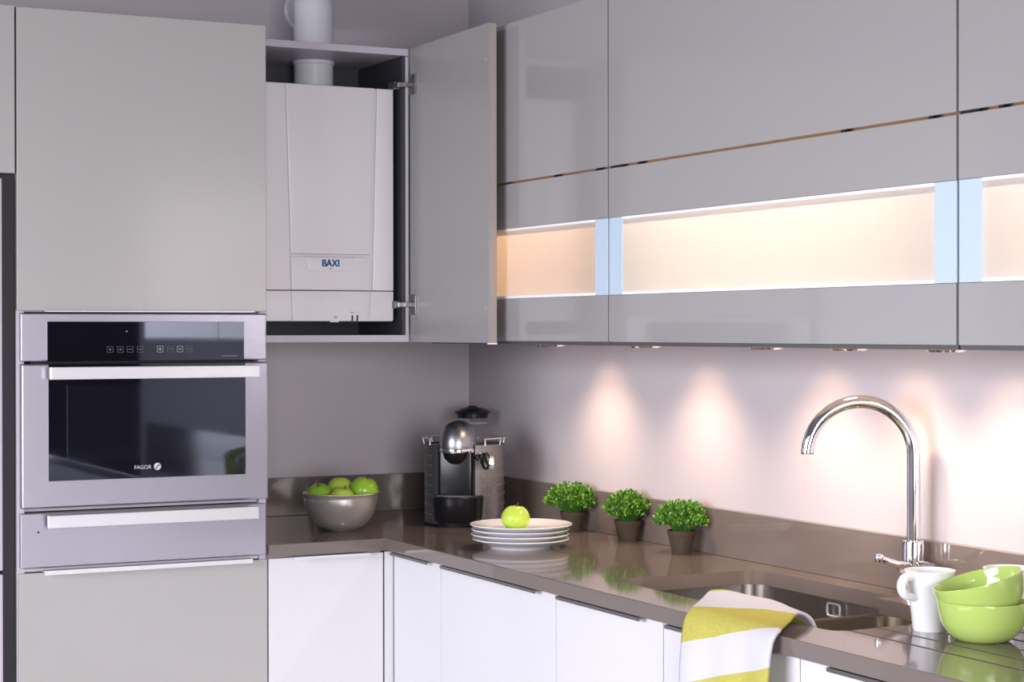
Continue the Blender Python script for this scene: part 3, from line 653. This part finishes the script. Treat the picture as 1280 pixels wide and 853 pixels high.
# ------------------------------------------------------------------ potted plants
def plant(x, y, fw, ztop, label, seed, rt, hp):
    rnd = random.Random(seed)
    g = root('potted_plant', label, 'plant', (x, y, 0), 0, 'small potted plants against the upstand')
    pt = lathe('pot', [(0, 0), (rt*.68, 0), (rt*.70, .002), (rt*.93, hp*.78), (rt*1.0, hp*.80), (rt*1.02, hp), (rt*.93, hp), (rt*.90, hp-.006), (0, hp-.006)], M_pot, g, 36)
    lathe('soil', [(0, hp-.004), (rt*.90, hp-.0055), (rt*.90, hp-.008), (0, hp-.008)], M_soil, g, 24)
    bs = bmesh.new(); bl = bmesh.new(); bl2 = bmesh.new()
    lim = -.024-x      # foliage is pressed against the upstand
    zc = hp+.006; hgt = ztop-zc
    def leaf(b_, c, dirv, ln, wd):
        dirv = dirv.normalized(); side = dirv.cross(Vector((rnd.uniform(-1, 1), rnd.uniform(-1, 1), rnd.uniform(-.2, 1)))).normalized(); nrm = side.cross(dirv)
        P_ = [c, c+dirv*ln*.35+side*wd+nrm*wd*.35, c+dirv*ln*.75+side*wd*.75+nrm*wd*.2, c+dirv*ln, c+dirv*ln*.75-side*wd*.75+nrm*wd*.2, c+dirv*ln*.35-side*wd+nrm*wd*.35, c+dirv*ln*.5-nrm*wd*.15]
        V = []
        for q_ in P_:
            if q_.x > lim: q_ = Vector((lim-(q_.x-lim)*.1, q_.y, q_.z))
            V.append(b_.verts.new(q_))
        for i in range(6): b_.faces.new((V[i], V[(i+1) % 6], V[6]))
    for k in range(420):
        az = rnd.uniform(0, 2*math.pi); el = math.acos(rnd.uniform(-.12, 1)); rr_ = rnd.uniform(.55, 1)**.6
        tip = Vector((fw*math.sin(el)*math.cos(az), fw*math.sin(el)*math.sin(az), hgt*.30+hgt*.70*math.cos(el)))*rr_
        tip.z += zc
        if tip.x > lim: tip.x = lim-.001
        base = Vector((rt*.5*math.cos(az)*rr_, rt*.5*math.sin(az)*rr_, hp-.006))
        if k % 3 == 0: tube_bm(bs, [base, (base+tip)/2+Vector((0, 0, .008)), tip], .0008, 4, False)
        out = (tip-Vector((0, 0, zc-.02)))
        for j in range(6):
            dv = out.normalized()+Vector((rnd.uniform(-1, 1), rnd.uniform(-1, 1), rnd.uniform(-.5, .9)))*.85
            c = tip+Vector((rnd.uniform(-1, 1), rnd.uniform(-1, 1), rnd.uniform(-1, .6)))*.007
            leaf(bl2 if rnd.random() < .30*(.4+rr_) else bl, c, dv, rnd.uniform(.0055, .0095), rnd.uniform(.0017, .0027))
    for nm, b_, m_ in (('stems', bs, M_leaf), ('foliage', bl, M_leaf), ('bright_foliage', bl2, M_leaf2)):  # bright leaves are picked slightly more often towards the outside
        me = bpy.data.meshes.new(nm); b_.to_mesh(me); b_.free(); o = link(nm, me, m_, g); o['kind'] = 'stuff'
plant(-.058, -.738, .072, .122, 'widest leafy green potted plant, beside the coffee machine', 1, .033, .050)
plant(-.054, -1.012, .058, .122, 'leafy green potted plant between the other two plants', 2, .034, .052)
plant(-.068, -1.280, .062, .120, 'leafy green potted plant next to the sink', 3, .033, .053)

# ------------------------------------------------------------------ mugs and bowls
def mug(x, y, rz, label):
    g = root('white_mug', label, 'mug', (x, y, 0), rz, 'white mugs on the drainer')
    lathe('cup', [(0, .004), (.024, .004), (.026, 0), (.0285, 0), (.0295, .004), (.0320, .028), (.0375, .070), (.0430, .100), (.0440, .104), (.0425, .1045), (.0405, .100), (.0350, .070), (.0295, .030), (.026, .008), (0, .007)], M_china, g, 56, angle=50)
    pts = [(.0385, 0, .093), (.052, 0, .094), (.060, 0, .085), (.060, 0, .073), (.052, 0, .063), (.0355, 0, .060)]
    pts = smooth_path(pts, 6); b_ = bmesh.new(); tube_bm(b_, pts, .0076, 14); bmesh.ops.scale(b_, vec=(1, 1.35, 1), verts=b_.verts)
    finish('handle', b_, M_china, g, True, 60)
MUGX, MUGY = -.292, -2.436
mug(MUGX, MUGY, R(-180), 'white tapered porcelain mug standing in front of the tap')
mug(-.150, -2.475, R(-60), 'white mug mostly hidden behind the lime green bowls')
def gbowl(loc, rot, label):
    g = root('green_bowl', label, 'bowl', loc, 0, 'lime green bowls stacked in a pair')
    prof = [(0, .005), (.034, .005), (.036, 0), (.040, 0), (.046, .003), (.059, .013), (.069, .031), (.0735, .052), (.0750, .064), (.0750, .0665), (.0730, .0670), (.0715, .064), (.0695, .052), (.065, .033), (.055, .017), (.040, .010), (0, .008)]
    lathe('shell', prof, M_lime, g, 64, angle=50)
    if rot: g.rotation_euler = rot
    return g
gx, gy = -.283, -2.560
gbowl((gx, gy, 0), None, 'lime green ceramic bowl standing level on the drainer')
ub = gbowl((gx+.010, gy+.000, .038), None, 'lime green ceramic bowl tilted inside another green bowl')
ub.rotation_mode = 'QUATERNION'
from mathutils import Quaternion
ub.rotation_quaternion = Quaternion(Vector((.455, .890, 0)), R(-15))

# ------------------------------------------------------------------ towel over the worktop edge
def towel():
    y0, y1 = -2.100, -2.375; nu, nv = 40, 90
    path = [(-.408, -.075), (-.414, -.045), (-.424, -.012), (-.436, .010), (-.455, .022), (-.480, .024), (-.510, .018), (-.540, .014), (-.562, .010), (-.5735, -.002), (-.579, -.025), (-.581, -.06), (-.582, -.12), (-.583, -.20), (-.584, -.30)]
    pts = [Vector((a, 0, b)) for a, b in path]
    cum = [0]
    for a, b in zip(pts, pts[1:]): cum.append(cum[-1]+(b-a).length)
    s_edge = cum[8]
    def at(s):
        for i in range(len(cum)-1):
            if s <= cum[i+1] or i == len(cum)-2:
                t = (s-cum[i])/(cum[i+1]-cum[i]); p0 = pts[max(i-1, 0)]; p1 = pts[i]; p2 = pts[i+1]; p3 = pts[min(i+2, len(pts)-1)]
                return .5*((2*p1)+(-p0+p2)*t+(2*p0-5*p1+4*p2-p3)*t*t+(-p0+3*p1-3*p2+p3)*t**3)
    b_ = bmesh.new(); uvl = b_.loops.layers.uv.new('UVMap'); grid = []; info = {}
    for j in range(nv+1):
        row = []
        for i in range(nu+1):
            u_ = i/nu; s = cum[-1]*j/nv; p_ = at(s).copy()
            # rear half bulges and skews toward the small bowl
            k = max(0, min(1, (s_edge-s)/.10)); drop = max(0, min(1, (s-s_edge)/.12))
            yy = y0+(y1-y0)*u_ + .085*k
            p_.z += k*(.010*math.sin(math.pi*min(1, u_*1.2))+.003*math.sin(9*u_+1)) if s > .06 else 0
            p_.x += -drop*(.004*math.sin(7*u_+.6)+.003*math.sin(15*u_)) - .004*drop
            p_.y = yy
            vv = b_.verts.new(p_); row.append(vv); info[vv] = (u_, (s-s_edge+.006+.072*u_)/.146)
        grid.append(row)
    for a, c in zip(grid, grid[1:]):
        for i in range(nu): 
            f = b_.faces.new((a[i], a[i+1], c[i+1], c[i]))
            for lp in f.loops: lp[uvl].uv = info[lp.vert]
    bmesh.ops.recalc_face_normals(b_, faces=b_.faces)
    me = bpy.data.meshes.new('striped_towel')
    for f in b_.faces: f.smooth = True
    b_.to_mesh(me); b_.free(); o = link('striped_towel', me, M_towel); o.location.z = H
    md = o.modifiers.new('thick', 'SOLIDIFY'); md.thickness = .006; md.offset = 0
    tag(o, 'yellow and white striped terry towel draped over the worktop edge at the sink', 'towel')
towel()
